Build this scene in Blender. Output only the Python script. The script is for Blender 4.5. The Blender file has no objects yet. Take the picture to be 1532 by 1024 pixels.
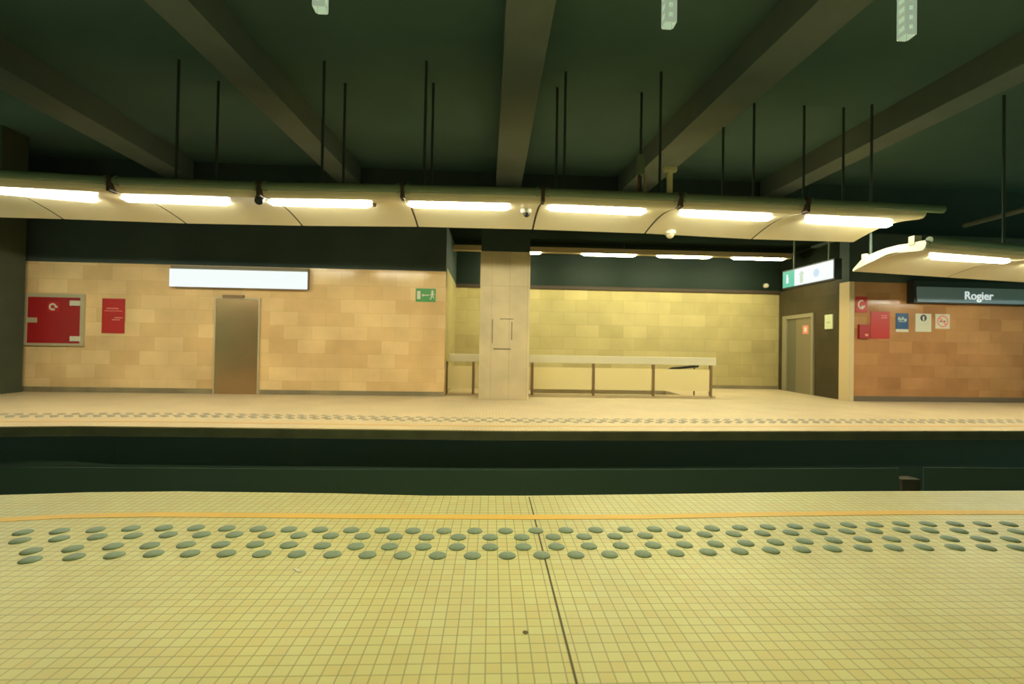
import bpy, math, random
from mathutils import Vector, Matrix
random.seed(7)
S = bpy.context.scene
COL = S.collection
# ------------------------------------------------------------------ camera, world, exposure
F, CX, CY = 720.0, 766.0, 512.0                 # focal length and centre in pixels of the 1532 x 1024 frame
EYE = Vector((0, 0, 1.1))
yaw, pitch, roll = math.radians(2.5), math.radians(0.68), math.radians(0.97)
FW = Vector((math.sin(yaw)*math.cos(pitch), math.cos(yaw)*math.cos(pitch), math.sin(pitch)))
r0 = Vector((math.cos(yaw), -math.sin(yaw), 0)); u0 = r0.cross(FW)
RT = math.cos(roll)*r0 + math.sin(roll)*u0
UP = -math.sin(roll)*r0 + math.cos(roll)*u0
cd = bpy.data.cameras.new('camera'); cam = bpy.data.objects.new('camera', cd); COL.objects.link(cam)
m = Matrix((RT, UP, -FW)).transposed().to_4x4(); m.translation = EYE; cam.matrix_world = m
cd.sensor_width = 36; cd.lens = F/1532*36; cd.clip_start = .05
cd.dof.use_dof = True; cd.dof.focus_distance = 3.4; cd.dof.aperture_fstop = 1.7
S.camera = cam
S.view_settings.view_transform = 'Standard'; S.view_settings.look = 'None'
S.view_settings.exposure = 1.5; S.view_settings.gamma = 1; S.view_settings.use_curve_mapping = False
w = bpy.data.worlds.new('world'); S.world = w; w.use_nodes = True
w.node_tree.nodes['Background'].inputs[0].default_value = (.30, .62, .38, 1)
w.node_tree.nodes['Background'].inputs[1].default_value = .25
FAR_TUBE = ((1, 1, .76), 37.0)                # warm tubes over the far platform
REC_TUBE = ((1, 1, .62), 46.0)                # yellower tubes in the recess
NEAR_TUBE = ((1, .98, .46), 35.0)               # greenish tubes over the platform we stand on

# ------------------------------------------------------------------ points of the place
def ray(px, py): return (FW + RT*((px-CX)/F) + UP*((CY-py)/F))
def pz(px, py, z):
    d = ray(px, py); return EYE + d*((z-EYE.z)/d.z)
def pY(px, py, Y):
    d = ray(px, py); return EYE + d*(Y/d.y)
def pX(px, py, X):
    d = ray(px, py); return EYE + d*(X/d.x)

# ------------------------------------------------------------------ materials
def mat(name, color=(.5, .5, .5), rough=.6, metal=0., spec=.5, emit=None, strength=0., noise=None):
    M = bpy.data.materials.new(name); M.use_nodes = True
    nt = M.node_tree; b = nt.nodes['Principled BSDF']
    b.inputs['Base Color'].default_value = (*color, 1); b.inputs['Roughness'].default_value = rough
    b.inputs['Metallic'].default_value = metal; b.inputs['Specular IOR Level'].default_value = spec
    if emit:
        b.inputs['Emission Color'].default_value = (*emit, 1); b.inputs['Emission Strength'].default_value = strength
    if noise:                                    # (scale, amount): mottled colour
        tc = nt.nodes.new('ShaderNodeTexCoord'); n = nt.nodes.new('ShaderNodeTexNoise'); n.inputs['Scale'].default_value = noise[0]; n.inputs['Detail'].default_value = 6
        mx = nt.nodes.new('ShaderNodeMix'); mx.data_type = 'RGBA'
        mx.inputs[6].default_value = (*[c*(1-noise[1]) for c in color], 1); mx.inputs[7].default_value = (*[min(1, c*(1+noise[1])) for c in color], 1)
        nt.links.new(tc.outputs['Object'], n.inputs['Vector']); nt.links.new(n.outputs['Fac'], mx.inputs[0]); nt.links.new(mx.outputs[2], b.inputs['Base Color'])
    return M

def brick_mat(name, c1, c2, cm, bw, bh, mortar, offset, vertical, rough=.35, spec=.3, stain=.12, dirt=None, origin=(0, 0), udir=None, rvar=0.):
    M = bpy.data.materials.new(name); M.use_nodes = True; nt = M.node_tree; b = nt.nodes['Principled BSDF']; N = nt.nodes.new; L = nt.links.new
    g = N('ShaderNodeTexCoord'); sx = N('ShaderNodeSeparateXYZ'); L(g.outputs['Object'], sx.inputs[0]); cb = N('ShaderNodeCombineXYZ')
    if vertical:
        add = N('ShaderNodeMath'); add.operation = 'ADD'; L(sx.outputs[0], add.inputs[0]); L(sx.outputs[1], add.inputs[1])
        L((add.outputs[0] if udir is None else sx.outputs[udir]), cb.inputs[0]); L(sx.outputs[2], cb.inputs[1])
    else:
        L(sx.outputs[0], cb.inputs[0]); L(sx.outputs[1], cb.inputs[1])
    mp = N('ShaderNodeMapping'); mp.inputs['Location'].default_value = (origin[0]+50*bw, origin[1]+50*bh, 0); L(cb.outputs[0], mp.inputs[0])
    br = N('ShaderNodeTexBrick'); br.offset = offset; br.squash = 1
    br.inputs['Scale'].default_value = 1; br.inputs['Brick Width'].default_value = bw; br.inputs['Row Height'].default_value = bh
    br.inputs['Mortar Size'].default_value = mortar; br.inputs['Mortar Smooth'].default_value = .3; br.inputs['Bias'].default_value = 0
    br.inputs['Color1'].default_value = (*c1, 1); br.inputs['Color2'].default_value = (*c2, 1); br.inputs['Mortar'].default_value = (*cm, 1)
    L(mp.outputs[0], br.inputs['Vector'])
    n = N('ShaderNodeTexNoise'); n.inputs['Scale'].default_value = 1.3; n.inputs['Detail'].default_value = 8; L(g.outputs['Object'], n.inputs['Vector'])
    rm = N('ShaderNodeMapRange'); rm.inputs[1].default_value = .3; rm.inputs[2].default_value = .7; rm.inputs[3].default_value = 1-stain; rm.inputs[4].default_value = 1+stain*.6
    L(n.outputs['Fac'], rm.inputs[0])
    mx = N('ShaderNodeMix'); mx.data_type = 'RGBA'; mx.blend_type = 'MULTIPLY'; mx.inputs[0].default_value = 1
    L(br.outputs['Color'], mx.inputs[6]); L(rm.outputs[0], mx.inputs[7]); L(mx.outputs[2], b.inputs['Base Color'])
    b.inputs['Roughness'].default_value = rough; b.inputs['Specular IOR Level'].default_value = spec
    if rvar:                                    # every block polished a little differently
        sp = N('ShaderNodeSeparateColor'); L(br.outputs['Color'], sp.inputs[0]); r2 = N('ShaderNodeMapRange')
        r2.inputs[1].default_value = min(c1[2], c2[2]); r2.inputs[2].default_value = max(c1[2], c2[2]); r2.inputs[3].default_value = rough; r2.inputs[4].default_value = rough+rvar
        L(sp.outputs[2], r2.inputs[0]); L(r2.outputs[0], b.inputs['Roughness'])
    return M

M_NEAR = brick_mat('cream_mosaic', (.60, .57, .26), (.59, .51, .21), (.29, .26, .115), .0545, .0545, .0026, 0, False, .42, .35, .10)
M_FAR = brick_mat('warm_lit_mosaic', (.66, .53, .33), (.64, .48, .29), (.42, .33, .19), .0545, .0545, .002, 0, False, .45, .35, .08)  # same tile as the near floor, warm tint of the far light in its colour
M_STONE = brick_mat('beige_stone', (.79, .56, .29), (.68, .445, .215), (.63, .41, .20), .60, .30, .004, .5, True, 0.09, .20, .16, rvar=.10, udir=0)
M_STONE_R = brick_mat('brown_stone', (.49, .25, .105), (.39, .18, .073), (.37, .18, .075), .56, .28, .004, .5, True, 0.09, .20, .18, rvar=.10, udir=0)
M_STONE_B = brick_mat('yellow_stone', (.52, .43, .20), (.44, .36, .16), (.34, .27, .12), .70, .36, .004, .5, True, .35, .25, .12, udir=0)
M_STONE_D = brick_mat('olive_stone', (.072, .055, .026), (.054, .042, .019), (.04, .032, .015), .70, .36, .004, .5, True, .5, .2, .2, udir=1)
M_DARK = mat('dark_paint', (.04, .06, .05), .8, spec=.12)
M_DARKWALL = mat('dark_wall', (.062, .084, .076), .8, spec=.12, noise=(1.2, .25))
M_CEIL = mat('dark_ceiling', (.092, .165, .145), .9, spec=.1, noise=(.6, .2))
M_BEAM = mat('beam_concrete', (.155, .19, .165), .9, spec=.1, noise=(1.5, .2))
M_CANOPY = mat('canopy_panel', (.60, .54, .36), .28, spec=.3)
M_CANOPY_EDGE = mat('canopy_edge', (.66, .64, .52), .4)
M_PIPE = mat('green_pipe', (.17, .225, .135), .45, spec=.4)
M_BLACK = mat('black_metal', (.012, .014, .012), .5); M_ROD = mat('rod_paint', (.042, .06, .05), .6)
M_BROWN = mat('brown_joint', (.05, .03, .018), .7)
M_STEEL = mat('brushed_steel', (.52, .325, .17), .27, metal=.85, noise=(2.5, .15))
M_STEELF = mat('steel_frame', (.50, .42, .27), .45, metal=.2)
M_CONC = brick_mat('board_concrete', (.63, .51, .32), (.57, .46, .29), (.45, .36, .22), .38, 2.4, .006, 0, True, .85, .1, .22, udir=0)
M_RED = mat('red_enamel', (.33, .010, .012), .4)
M_RED2 = mat('red_sign', (.44, .016, .015), .4)
M_WHITE = mat('white_enamel', (.62, .58, .46), .5)
M_PINK = mat('faded_print', (.75, .25, .2), .5)
M_GREEN = mat('green_sign', (.05, .27, .06), .4)
M_BLUE = mat('blue_poster', (.012, .06, .19), .4)
M_SLATE = mat('slate_blue_sign', (.21, .30, .41), .4)
M_INK = mat('dark_ink', (.03, .04, .07), .6)
M_ALU = mat('aluminium', (.74, .68, .48), .4)
M_PANEL = mat('cream_panel', (.86, .72, .37), .35)
M_POST = mat('brown_post', (.22, .13, .055), .5)
M_SKIRT = mat('grey_skirting', (.25, .20, .115), .6, noise=(2.2, .6))
M_STUD = mat('grey_blue_stud', (.195, .265, .20), .55, noise=(40, .3))
M_STUD_FAR = mat('grey_stud', (.35, .30, .215), .6)
M_YEL = mat('yellow_line', (.76, .44, .035), .5)
M_YELF = mat('faded_line', (.66, .40, .16), .5)
M_JOINT = mat('dark_joint', (.09, .07, .025), .7)
M_FACE = mat('platform_face', (.11, .11, .055), .8, noise=(3, .6))
M_DUCT = mat('trackside_duct', (.06, .095, .062), .8)
M_TRACK = mat('track_bed', (.17, .26, .27), .9)
def emis(name, c, s): return mat(name, (.04, .04, .04), .5, spec=.1, emit=c, strength=s)
M_TUBE = emis('tube_far', *FAR_TUBE); M_TUBE_R = emis('tube_recess', *REC_TUBE); M_TUBE_N = emis('tube_near', *NEAR_TUBE)
M_LIT = emis('lit_panel', (.93, 1, 1), .335)
M_LITG = emis('lit_green', (.16, .85, .55), .23)
M_LITD = emis('lit_symbol', (.80, .95, .72), .265)
M_STRUT = mat('pale_green_glow_strut', (.45, .52, .40), .5, emit=(.70, .90, .64), strength=.125)  # soft glow added to slotted metal hangers, also lifts the ceiling

# ------------------------------------------------------------------ mesh tools
class MB:
    def __init__(s): s.v = []; s.f = []; s.mi = []; s.cur = 0
    def add(s, vs, fs):
        k = len(s.v); s.v += [Vector(a) for a in vs]; s.f += [[i+k for i in f] for f in fs]; s.mi += [s.cur]*len(fs); return s
    def box(s, a, b, fr=None):
        (x0, y0, z0), (x1, y1, z1) = a, b
        vs = [Vector(p) for p in ((x0,y0,z0),(x1,y0,z0),(x1,y1,z0),(x0,y1,z0),(x0,y0,z1),(x1,y0,z1),(x1,y1,z1),(x0,y1,z1))]
        if fr: vs = [fr @ p for p in vs]
        return s.add(vs, [(0,3,2,1),(4,5,6,7),(0,1,5,4),(1,2,6,5),(2,3,7,6),(3,0,4,7)])
    def prism(s, low, high):                     # two matching outlines, counter-clockwise seen from above
        n = len(low)
        return s.add(list(low)+list(high), [tuple(reversed(range(n))), tuple(range(n, 2*n))]+[(i, (i+1)%n, n+(i+1)%n, n+i) for i in range(n)])
    def tube(s, a, b, r, n=14, r2=None):
        a, b = Vector(a), Vector(b); d = (b-a).normalized(); r2 = r if r2 is None else r2
        e = Vector((0,0,1)) if abs(d.z) < .9 else Vector((1,0,0)); p = d.cross(e).normalized(); q = d.cross(p)
        ring = lambda c, R: [c+(p*math.cos(2*math.pi*i/n)+q*math.sin(2*math.pi*i/n))*R for i in range(n)]
        return s.add(ring(a, r)+ring(b, r2), [tuple(range(n)), tuple(reversed(range(n, 2*n)))]+[(i, n+i, n+(i+1)%n, (i+1)%n) for i in range(n)])
    def path(s, pts, r, n=12):                   # round pipe through points
        vs = []; fs = []
        for i, c in enumerate(pts):
            d = (Vector(pts[min(i+1, len(pts)-1)])-Vector(pts[max(i-1, 0)])).normalized()
            e = Vector((0,0,1)) if abs(d.z) < .9 else Vector((1,0,0)); p = d.cross(e).normalized(); q = d.cross(p)
            vs += [Vector(c)+(p*math.cos(2*math.pi*k/n)+q*math.sin(2*math.pi*k/n))*r for k in range(n)]
        for i in range(len(pts)-1):
            for k in range(n): fs.append((i*n+k, (i+1)*n+k, (i+1)*n+(k+1)%n, i*n+(k+1)%n))
        fs += [tuple(range(n)), tuple(reversed(range((len(pts)-1)*n, len(pts)*n)))]
        return s.add(vs, fs)
    def ball(s, c, r, n=14, m=8, half=False, ax=(1,1,1)):
        vs = []; fs = []; m2 = m
        for j in range(m2+1):
            t = (math.pi*.5*j/m2) if half else (math.pi*j/m2)
            for i in range(n):
                a = 2*math.pi*i/n; vs.append(Vector(c)+Vector((r*ax[0]*math.sin(t)*math.cos(a), r*ax[1]*math.sin(t)*math.sin(a), -r*ax[2]*math.cos(t))))
        for j in range(m2):
            for i in range(n): fs.append((j*n+i, j*n+(i+1)%n, (j+1)*n+(i+1)%n, (j+1)*n+i))
        return s.add(vs, fs)
    def loft(s, secs):                           # closed sections
        n = len(secs[0]); fs = []
        for i in range(len(secs)-1):
            for k in range(n): fs.append((i*n+k, i*n+(k+1)%n, (i+1)*n+(k+1)%n, (i+1)*n+k))
        fs += [tuple(reversed(range(n))), tuple(range((len(secs)-1)*n, len(secs)*n))]
        return s.add([p for q in secs for p in q], fs)
    def build(s, name, mats, parent=None, loc=None, smooth=False, bevel=0):
        import bmesh
        if parent is not None:
            o_ = Vector(parent.location)
            p = parent.parent
            while p: o_ = o_+Vector(p.location); p = p.parent
        elif loc is not None: o_ = Vector(loc)
        else:
            xs = [v.x for v in s.v]; ys = [v.y for v in s.v]; o_ = Vector(((min(xs)+max(xs))/2, (min(ys)+max(ys))/2, min(v.z for v in s.v)))
        me = bpy.data.meshes.new(name); me.from_pydata([tuple(v-o_) for v in s.v], [], s.f)
        for M in (mats if isinstance(mats, (list, tuple)) else [mats]): me.materials.append(M)
        me.polygons.foreach_set('material_index', s.mi)
        bm = bmesh.new(); bm.from_mesh(me); bmesh.ops.recalc_face_normals(bm, faces=bm.faces); bm.to_mesh(me); bm.free()
        if smooth:
            for p in me.polygons: p.use_smooth = True
            me.set_sharp_from_angle(angle=math.radians(40))
        o = bpy.data.objects.new(name, me); COL.objects.link(o)
        if parent is not None: o.parent = parent
        else: o.location = o_
        if bevel:
            b = o.modifiers.new('bevel', 'BEVEL'); b.width = bevel; b.segments = 2; b.limit_method = 'ANGLE'
        return o
def tag(o, label, cat, group=None, kind=None):
    o['label'] = label; o['category'] = cat
    if group: o['group'] = group
    if kind: o['kind'] = kind
    return o
def thing(name, label, cat, loc, group=None, kind=None, rotz=0):
    o = bpy.data.objects.new(name, None); COL.objects.link(o); o.location = loc; o.rotation_euler.z = rotz; o.empty_display_size = .2
    return tag(o, label, cat, group, kind)
def struct(o, label=None, cat=None):
    o['kind'] = 'structure'
    if label: o['label'] = label
    if cat: o['category'] = cat
    return o
def copy_tree(o, parent=None):
    c = o.copy(); COL.objects.link(c)
    if parent: c.parent = parent
    for ch in [k for k in bpy.data.objects if k.parent == o]: copy_tree(ch, c)
    return c
class Plane:                                     # a vertical wall plane: s along it, d out of it towards the platform, z up
    def __init__(s, A, B):
        s.A = Vector((A.x, A.y, 0)); s.u = (Vector((B.x, B.y, 0))-s.A); s.len = s.u.length; s.u.normalize()
        s.n = Vector((s.u.y, -s.u.x, 0))
        if s.n.dot(Vector((EYE.x, EYE.y, 0))-s.A) < 0: s.n = -s.n
        s.fr = Matrix((s.u, s.n, Vector((0,0,1)))).transposed().to_4x4(); s.fr.translation = s.A
    def hit(s, px, py, d=0.):
        r = ray(px, py); o = s.A+s.n*d; t = (o-EYE).dot(s.n)/r.dot(s.n); p = EYE+r*t
        return (p-s.A).dot(s.u), p.z
    def rect(s, x0, y0, x1, y1, d=0.):
        xm, ym = (x0+x1)/2, (y0+y1)/2
        a = s.hit(x0, ym, d)[0]; b = s.hit(x1, ym, d)[0]; c = s.hit(xm, y1, d)[1]; e = s.hit(xm, y0, d)[1]
        return min(a, b), max(a, b), c, e
    def pt(s, a, d, z): return s.fr @ Vector((a, d, z))
    def box(s, mb, a0, a1, z0, z1, d0, d1): return mb.box((a0, d0, z0), (a1, d1, z1), s.fr)
    def disc(s, mb, a, z, r, d0, d1, n=20): return mb.tube(s.pt(a, d0, z), s.pt(a, d1, z), r, n)
    def poly(s, mb, pts, d0, d1):
        return mb.prism([s.pt(a, d0, z) for a, z in pts], [s.pt(a, d1, z) for a, z in pts])

# ------------------------------------------------------------------ setting: floors and track
CEIL = 5.36
ne_px = [(0,741),(70,739),(130,737),(270,735.5),(500,738.5),(640,742),(790,742),(1000,739.5),(1250,735.6),(1527,734.5)]
fe_px = [(0,638.5),(120,637.5),(230,638.6),(500,641.8),(750,644.7),(1000,645.3),(1358,644.9),(1527,644.7)]
near_edge = [pz(x, y, 0) for x, y in ne_px]; far_edge = [pz(x, y, 0) for x, y in fe_px]
def extend(P, L=16):
    a = P[0]+(P[0]-P[2]).normalized()*L; b = P[-1]+(P[-1]-P[-3]).normalized()*L; return [a]+P+[b]
near_edge = extend(near_edge, 9); far_edge = extend(far_edge, 9)
def slab(name, edge, other, z0, z1, M):
    pts = [Vector((p.x, p.y, 0)) for p in edge]+[Vector((q.x, q.y, 0)) for q in other]
    mb = MB(); mb.prism([p+Vector((0,0,z0)) for p in pts], [p+Vector((0,0,z1)) for p in pts]); return mb.build(name, M, loc=(0,0,0))
XL, XR = near_edge[0].x, near_edge[-1].x
def back_line(Y, xa, xb): return [Vector((xa, Y, 0)), Vector((xb, Y, 0))]
struct(slab('floor_near', near_edge, back_line(-3, XR, XL), -.14, 0, M_NEAR))
def shift(P, d): return [p+Vector((0, d, 0)) for p in P]
struct(slab('wall_under_near_platform', shift(near_edge, -.5), back_line(-3, XR, XL), -1.2, -.14, M_TRACK))
WLa, WLb = pz(20, 586, 0), pz(664, 593.5, 0)
WRa, WRb = pz(1269, 600.5, 0), pz(1527, 603, 0)
WRdir = (WRb-WRa).normalized(); WLdir = (WLb-WLa).normalized()
BACKY = 13.9
XFL, XFR = far_edge[0].x, far_edge[-1].x
hole = [pz(800, 591, 0), pz(1020, 591, 0)]; hx0, hx1 = hole[0].x, hole[1].x; hy0, hy1 = 11.75, 12.9
# far platform floor, with the stairwell opening left free
struct(slab('floor_far', far_edge, back_line(hy0, XFR, XFL), -.13, 0, M_FAR))
mb = MB()
for a, b in (((XFL, hy0), (hx0, hy1)), ((hx1, hy0), (XFR, hy1)), ((XFL, hy1), (XFR, BACKY+.3))): mb.box((a[0], a[1], -.13), (b[0], b[1], 0))
struct(mb.build('floor_recess', M_FAR, loc=(0,0,0)))
mb = MB()
mb.box((hx0-.1, hy0, -2.6), (hx0, hy1, -.131)).box((hx1, hy0, -2.6), (hx1+.1, hy1, -.131)).box((hx0-.1, hy1, -2.6), (hx1+.1, hy1+.1, -.131)).box((hx0-.1, hy0-.1, -2.6), (hx1+.1, hy0, -.131)).box((hx0-.1, hy0-.1, -2.7), (hx1+.1, hy1+.1, -2.6))
struct(mb.build('wall_stairwell', M_TRACK))
struct(slab('trim_platform_lip', shift(far_edge, -.012), list(reversed(shift(far_edge, .12))), -.125, -.012, M_FACE))
mb = MB(); pts = shift(far_edge, .6)
mb.prism([p+Vector((0,0,-1.2)) for p in pts+back_line(11.5, XFR, XFL)], [p+Vector((0,0,-.131)) for p in pts+back_line(11.5, XFR, XFL)])
struct(mb.build('wall_under_far_platform', M_TRACK, loc=(0,0,0)))
mb = MB().box((XL-2, -3, -1.3), (XR+2, 11.5, -1.2)); struct(mb.build('floor_track', M_TRACK))
# low duct along the far side of the track, broken by a gap at the right
top = [pY(x, y, 6.25) for x, y in ((-900,690),(0,699.5),(200,700.5),(500,703),(760,704),(1000,703),(1345,701))]
def ductrun(pts, name):
    mb = MB()
    secs = [[Vector((p.x, p.y, -1.2)), Vector((p.x, p.y+.012, -1.2)), Vector((p.x, p.y+.012, p.z)), Vector((p.x, p.y, p.z))] for p in pts]
    mb.loft(secs); return struct(mb.build(name, M_DUCT))
ductrun(top, 'trim_trackside_duct')
ductrun([pY(1382, 700, 6.25), pY(1527, 701, 6.25), pY(2300, 705, 6.25)], 'trim_trackside_duct_right')
a = pY(1345, 716, 6.4); b = pY(1372, 732, 6.4)
tag(MB().box((a.x, 6.35, -1.2), (b.x, 6.6, a.z)).build('junction_box', mat('brown_box', (.07, .06, .03), .8), bevel=.01), 'small brown box in the gap of the dark trackside ledge', 'box')

# ------------------------------------------------------------------ yellow line, joint and tactile studs on the near platform
def strip(name, px, wd, M, z=.0025):
    P = extend([pz(x, y, 0) for x, y in px], 7); mb = MB()
    mb.loft([[Vector((p.x, p.y-wd/2, .0)), Vector((p.x, p.y+wd/2, .0)), Vector((p.x, p.y+wd/2, z)), Vector((p.x, p.y-wd/2, z))] for p in P])
    return struct(mb.build(name, M))
strip('trim_yellow_line', [(0,778.5),(100,773),(230,770.6),(370,771.5),(560,773.5),(790,774.5),(960,774),(1150,770),(1350,767.6),(1527,767.3)], .082, M_YEL)
strip('trim_faded_line', [(0,631),(230,631),(500,635),(750,638),(1000,638.6),(1358,638.2),(1527,638)], .08, M_YELF)
jx = (pz(861, 1020, 0).x+pz(793, 748, 0).x)/2
je = [p for p in near_edge]
struct(MB().box((jx-.0045, -2.9, 0), (jx+.0045, pz(793, 744, 0).y, .0015)).build('trim_floor_joint', M_JOINT))
def polyY(px, x):                                # world y of a traced row at world x
    P = px
    for i in range(len(P)-1):
        if P[i].x <= x <= P[i+1].x or (i == 0 and x < P[0].x) or (i == len(P)-2):
            t = (x-P[i].x)/(P[i+1].x-P[i].x); return P[i].y+t*(P[i+1].y-P[i].y)
rows_px = [                                       # traced centre lines of the four rows, from the yellow line inwards
 [(40,797.5),(95,795.5),(200,791.5),(290,790.8),(430,793),(640,795.3),(760,795.3),(890,793.8),(1065,791.5),(1230,787.5),(1350,784.8),(1490,785)],
 [(38,809.5),(150,804),(256,801),(350,800.8),(450,802),(640,804.6),(780,804.8),(920,803.2),(1056,800.6),(1240,796.5),(1360,794),(1490,796)],
 [(50,825.5),(170,818.5),(280,816),(380,815.6),(532,818.4),(733,819.6),(833,818.8),(977,816.7),(1072,815),(1250,809),(1390,806.5),(1500,808)],
 [(49,838.5),(111,834.3),(228.5,829.4),(336.8,829),(443,830),(602,832),(733,832.4),(861,831.4),(962,829.8),(1110,825.5),(1250,821.6),(1390,819.6),(1500,820.5)]]
row_start = [756.2, 733.4, 733.4, 758.8]
where = ['nearest the yellow line', 'second from the yellow line', 'third from the yellow line', 'farthest from the yellow line']
def stud(name, M, r=.046):
    mb = MB(); prof = [(r, 0), (r*.98, .004), (r*.85, .008), (r*.5, .0115)]
    n = 18; vs = []; fs = []
    for R, z in prof: vs += [Vector((R*math.cos(2*math.pi*i/n), R*math.sin(2*math.pi*i/n), z)) for i in range(n)]
    for j in range(len(prof)-1):
        for i in range(n): fs.append((j*n+i, j*n+(i+1)%n, (j+1)*n+(i+1)%n, (j+1)*n+i))
    fs += [tuple(range(3*n, 4*n)), tuple(reversed(range(n)))]
    return mb.add(vs, fs).build(name, M, loc=(0,0,0), smooth=True)
proto = stud('tactile_stud', M_STUD); first = True
for k, rp in enumerate(rows_px):
    P = [pz(x, y, 0) for x, y in rp]; sp = .183
    def py_at(x): return min(rp, key=lambda q: abs(q[0]-x))[1]
    x0 = pz(row_start[k], 832 if k == 3 else py_at(row_start[k]), 0).x
    for i in range(-20, 24):
        x = x0+i*sp; y = polyY(P, x)
        d = Vector((x, y, 0))-EYE; sx = CX+F*d.dot(RT)/d.dot(FW)
        if sx < -16 or sx > 1550: continue
        o = proto if first else proto.copy()
        if not first: COL.objects.link(o)
        first = False; o.location = (x, y, 0)
        tag(o, 'round grey-blue tactile stud on the near platform, in the row %s' % where[k], 'tactile stud', 'tactile studs, near platform row '+where[k])
# far platform studs: the two rows nearest the track one by one, the two behind them as one
frow = [(0,624.5),(150,623.6),(300,624),(500,627.5),(663,630.5),(794,632),(990,632.8),(1293,633),(1527,633)]
FP = [pz(x, y, 0) for x, y in frow]
fproto = stud('tactile_stud', M_STUD_FAR, .05); first = True; mbs = MB()
for k in range(4):
    for i in range(-60, 70):
        x = i*.183+(.0915 if k in (1, 2) else 0); y = polyY(FP, x)+[0, .11, .24, .35][k]
        d = Vector((x, y, 0))-EYE; sx = CX+F*d.dot(RT)/d.dot(FW)
        if sx < -4 or sx > 1536: continue
        if k < 2:
            o = fproto if first else fproto.copy()
            if not first: COL.objects.link(o)
            first = False; o.location = (x, y, 0)
            tag(o, 'small grey tactile stud along the %s row of the far platform edge' % ('first' if k == 0 else 'second'), 'tactile stud', 'tactile studs, far platform row %s' % ('nearest the track' if k == 0 else 'second from the track'))
        else:
            mbs.tube((x, y, 0), (x, y, .004), .05, 10)
tag(mbs.build('tactile_stud_rows', M_STUD_FAR), 'rows of small grey studs on the far platform, behind the first two rows', 'tactile studs', kind='stuff')
p = pz(445, 854, 0)
tag(MB().box((-.028,-.008,0), (.028,.008,.003), Matrix.Translation(p) @ Matrix.Rotation(-.75, 4, 'Z')).build('paper_scrap', M_WHITE), 'tiny pale scrap of paper lying on the near tiled floor', 'paper scrap')
p = pz(786, 947, 0)
tag(MB().tube((p.x, p.y, 0), (p.x, p.y, .002), .011, 12).build('floor_stain', M_JOINT), 'small dark round spot on the near tiles left of the dark joint', 'stain')

# ------------------------------------------------------------------ walls
WL = Plane(WLa-WLdir*12, WLb); WR = Plane(WRa, WRb+WRdir*20)
WTOP = 2.76
def wallbox(name, P, a0, a1, z0, z1, d0, d1, M):
    mb = MB(); P.box(mb, a0, a1, z0, z1, d0, d1); return struct(mb.build(name, M, loc=(0,0,0)))
wallbox('wall_left', WL, 0, WL.len, 0, WTOP, -.3, 0, M_STONE)
wallbox('wall_left_upper', WL, 0, WL.len, WTOP, 3.9, -.3, 0, M_DARKWALL); wallbox('wall_left_top', WL, 0, WL.len+.3, 3.9, CEIL, -1.3, -1.0, M_DARKWALL); wallbox('trim_left_ledge', WL, 0, WL.len, 3.8, 3.9, -1.3, -.3, M_DARKWALL)
cpost = WR.rect(1268, 420, 1277, 600)[1]
wallbox('wall_right', WR, cpost, WR.len, 0, WTOP, -.3, 0, M_STONE_R)
wallbox('wall_right_upper', WR, 0, WR.len, WTOP, 3.9, -.3, 0, M_DARKWALL); wallbox('wall_right_top', WR, -.3, WR.len, 3.9, CEIL, -1.3, -1.0, M_DARKWALL); wallbox('trim_right_ledge', WR, 0, WR.len, 3.8, 3.9, -1.3, -.3, M_DARKWALL)
M_POSTL = mat('pale_corner', (.60, .46, .26), .4)
wallbox('trim_corner', WR, 0, cpost, 0, WTOP, -.3, .012, M_POSTL)
wallbox('baseboard_left', WL, 0, WL.rect(321, 446, 389, 588)[0]-.02, 0, .11, 0, .012, M_SKIRT)
wallbox('baseboard_left_end', WL, WL.rect(321, 446, 389, 588)[1]+.02, WL.len, 0, .10, 0, .012, M_SKIRT)
wallbox('baseboard_right', WR, cpost, WR.len, 0, .12, 0, .012, mat('dark_skirting', (.15, .11, .075), .6))
cl = WL.pt(WL.len, 0, 0); cr = WR.pt(0, 0, 0)
BL = Vector((pY(680, 560, BACKY).x, BACKY, 0)); BR = Vector((pY(1164.5, 560, BACKY).x, BACKY, 0))
RL = Plane(cl, BL); RR = Plane(cr, BR)
RL.n = Vector((abs(RL.n.x), RL.n.y if RL.n.x > 0 else -RL.n.y, 0)); RL.fr = Matrix((RL.u, RL.n, Vector((0,0,1)))).transposed().to_4x4(); RL.fr.translation = RL.A
BW = Plane(BL, BR)
RTOP = 3.85; BTOP = pY(900, 431.3, BACKY).z
M_STONE_L = brick_mat('yellow_stone_side', (.52, .43, .20), (.46, .38, .17), (.34, .27, .12), .70, .36, .004, .5, True, .4, .25, .1, udir=1)
wallbox('wall_recess_left', RL, .301, RL.len-.001, 0, BTOP, -.3, -.001, M_STONE_L)
wallbox('wall_recess_left_upper', RL, .301, RL.len-.001, BTOP, RTOP, -.3, -.001, M_DARKWALL)
wallbox('wall_recess_back', BW, -.3, BW.len+.3, 0, BTOP, -.3, 0, M_STONE_B)
wallbox('wall_recess_back_upper', BW, -.3, BW.len+.3, BTOP, RTOP, -.3, 0, mat('dark_green_paint', (.011, .021, .014), .55, spec=.2))
wallbox('trim_recess_rail', BW, 0, BW.len, BTOP-.06, BTOP+.03, 0, .05, M_BROWN)
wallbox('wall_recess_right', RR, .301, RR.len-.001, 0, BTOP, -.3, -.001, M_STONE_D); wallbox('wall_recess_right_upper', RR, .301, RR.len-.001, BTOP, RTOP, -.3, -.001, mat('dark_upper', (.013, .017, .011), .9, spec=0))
wallbox('baseboard_recess', BW, .02, BW.len-.02, 0, .10, 0, .012, M_SKIRT)
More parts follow.
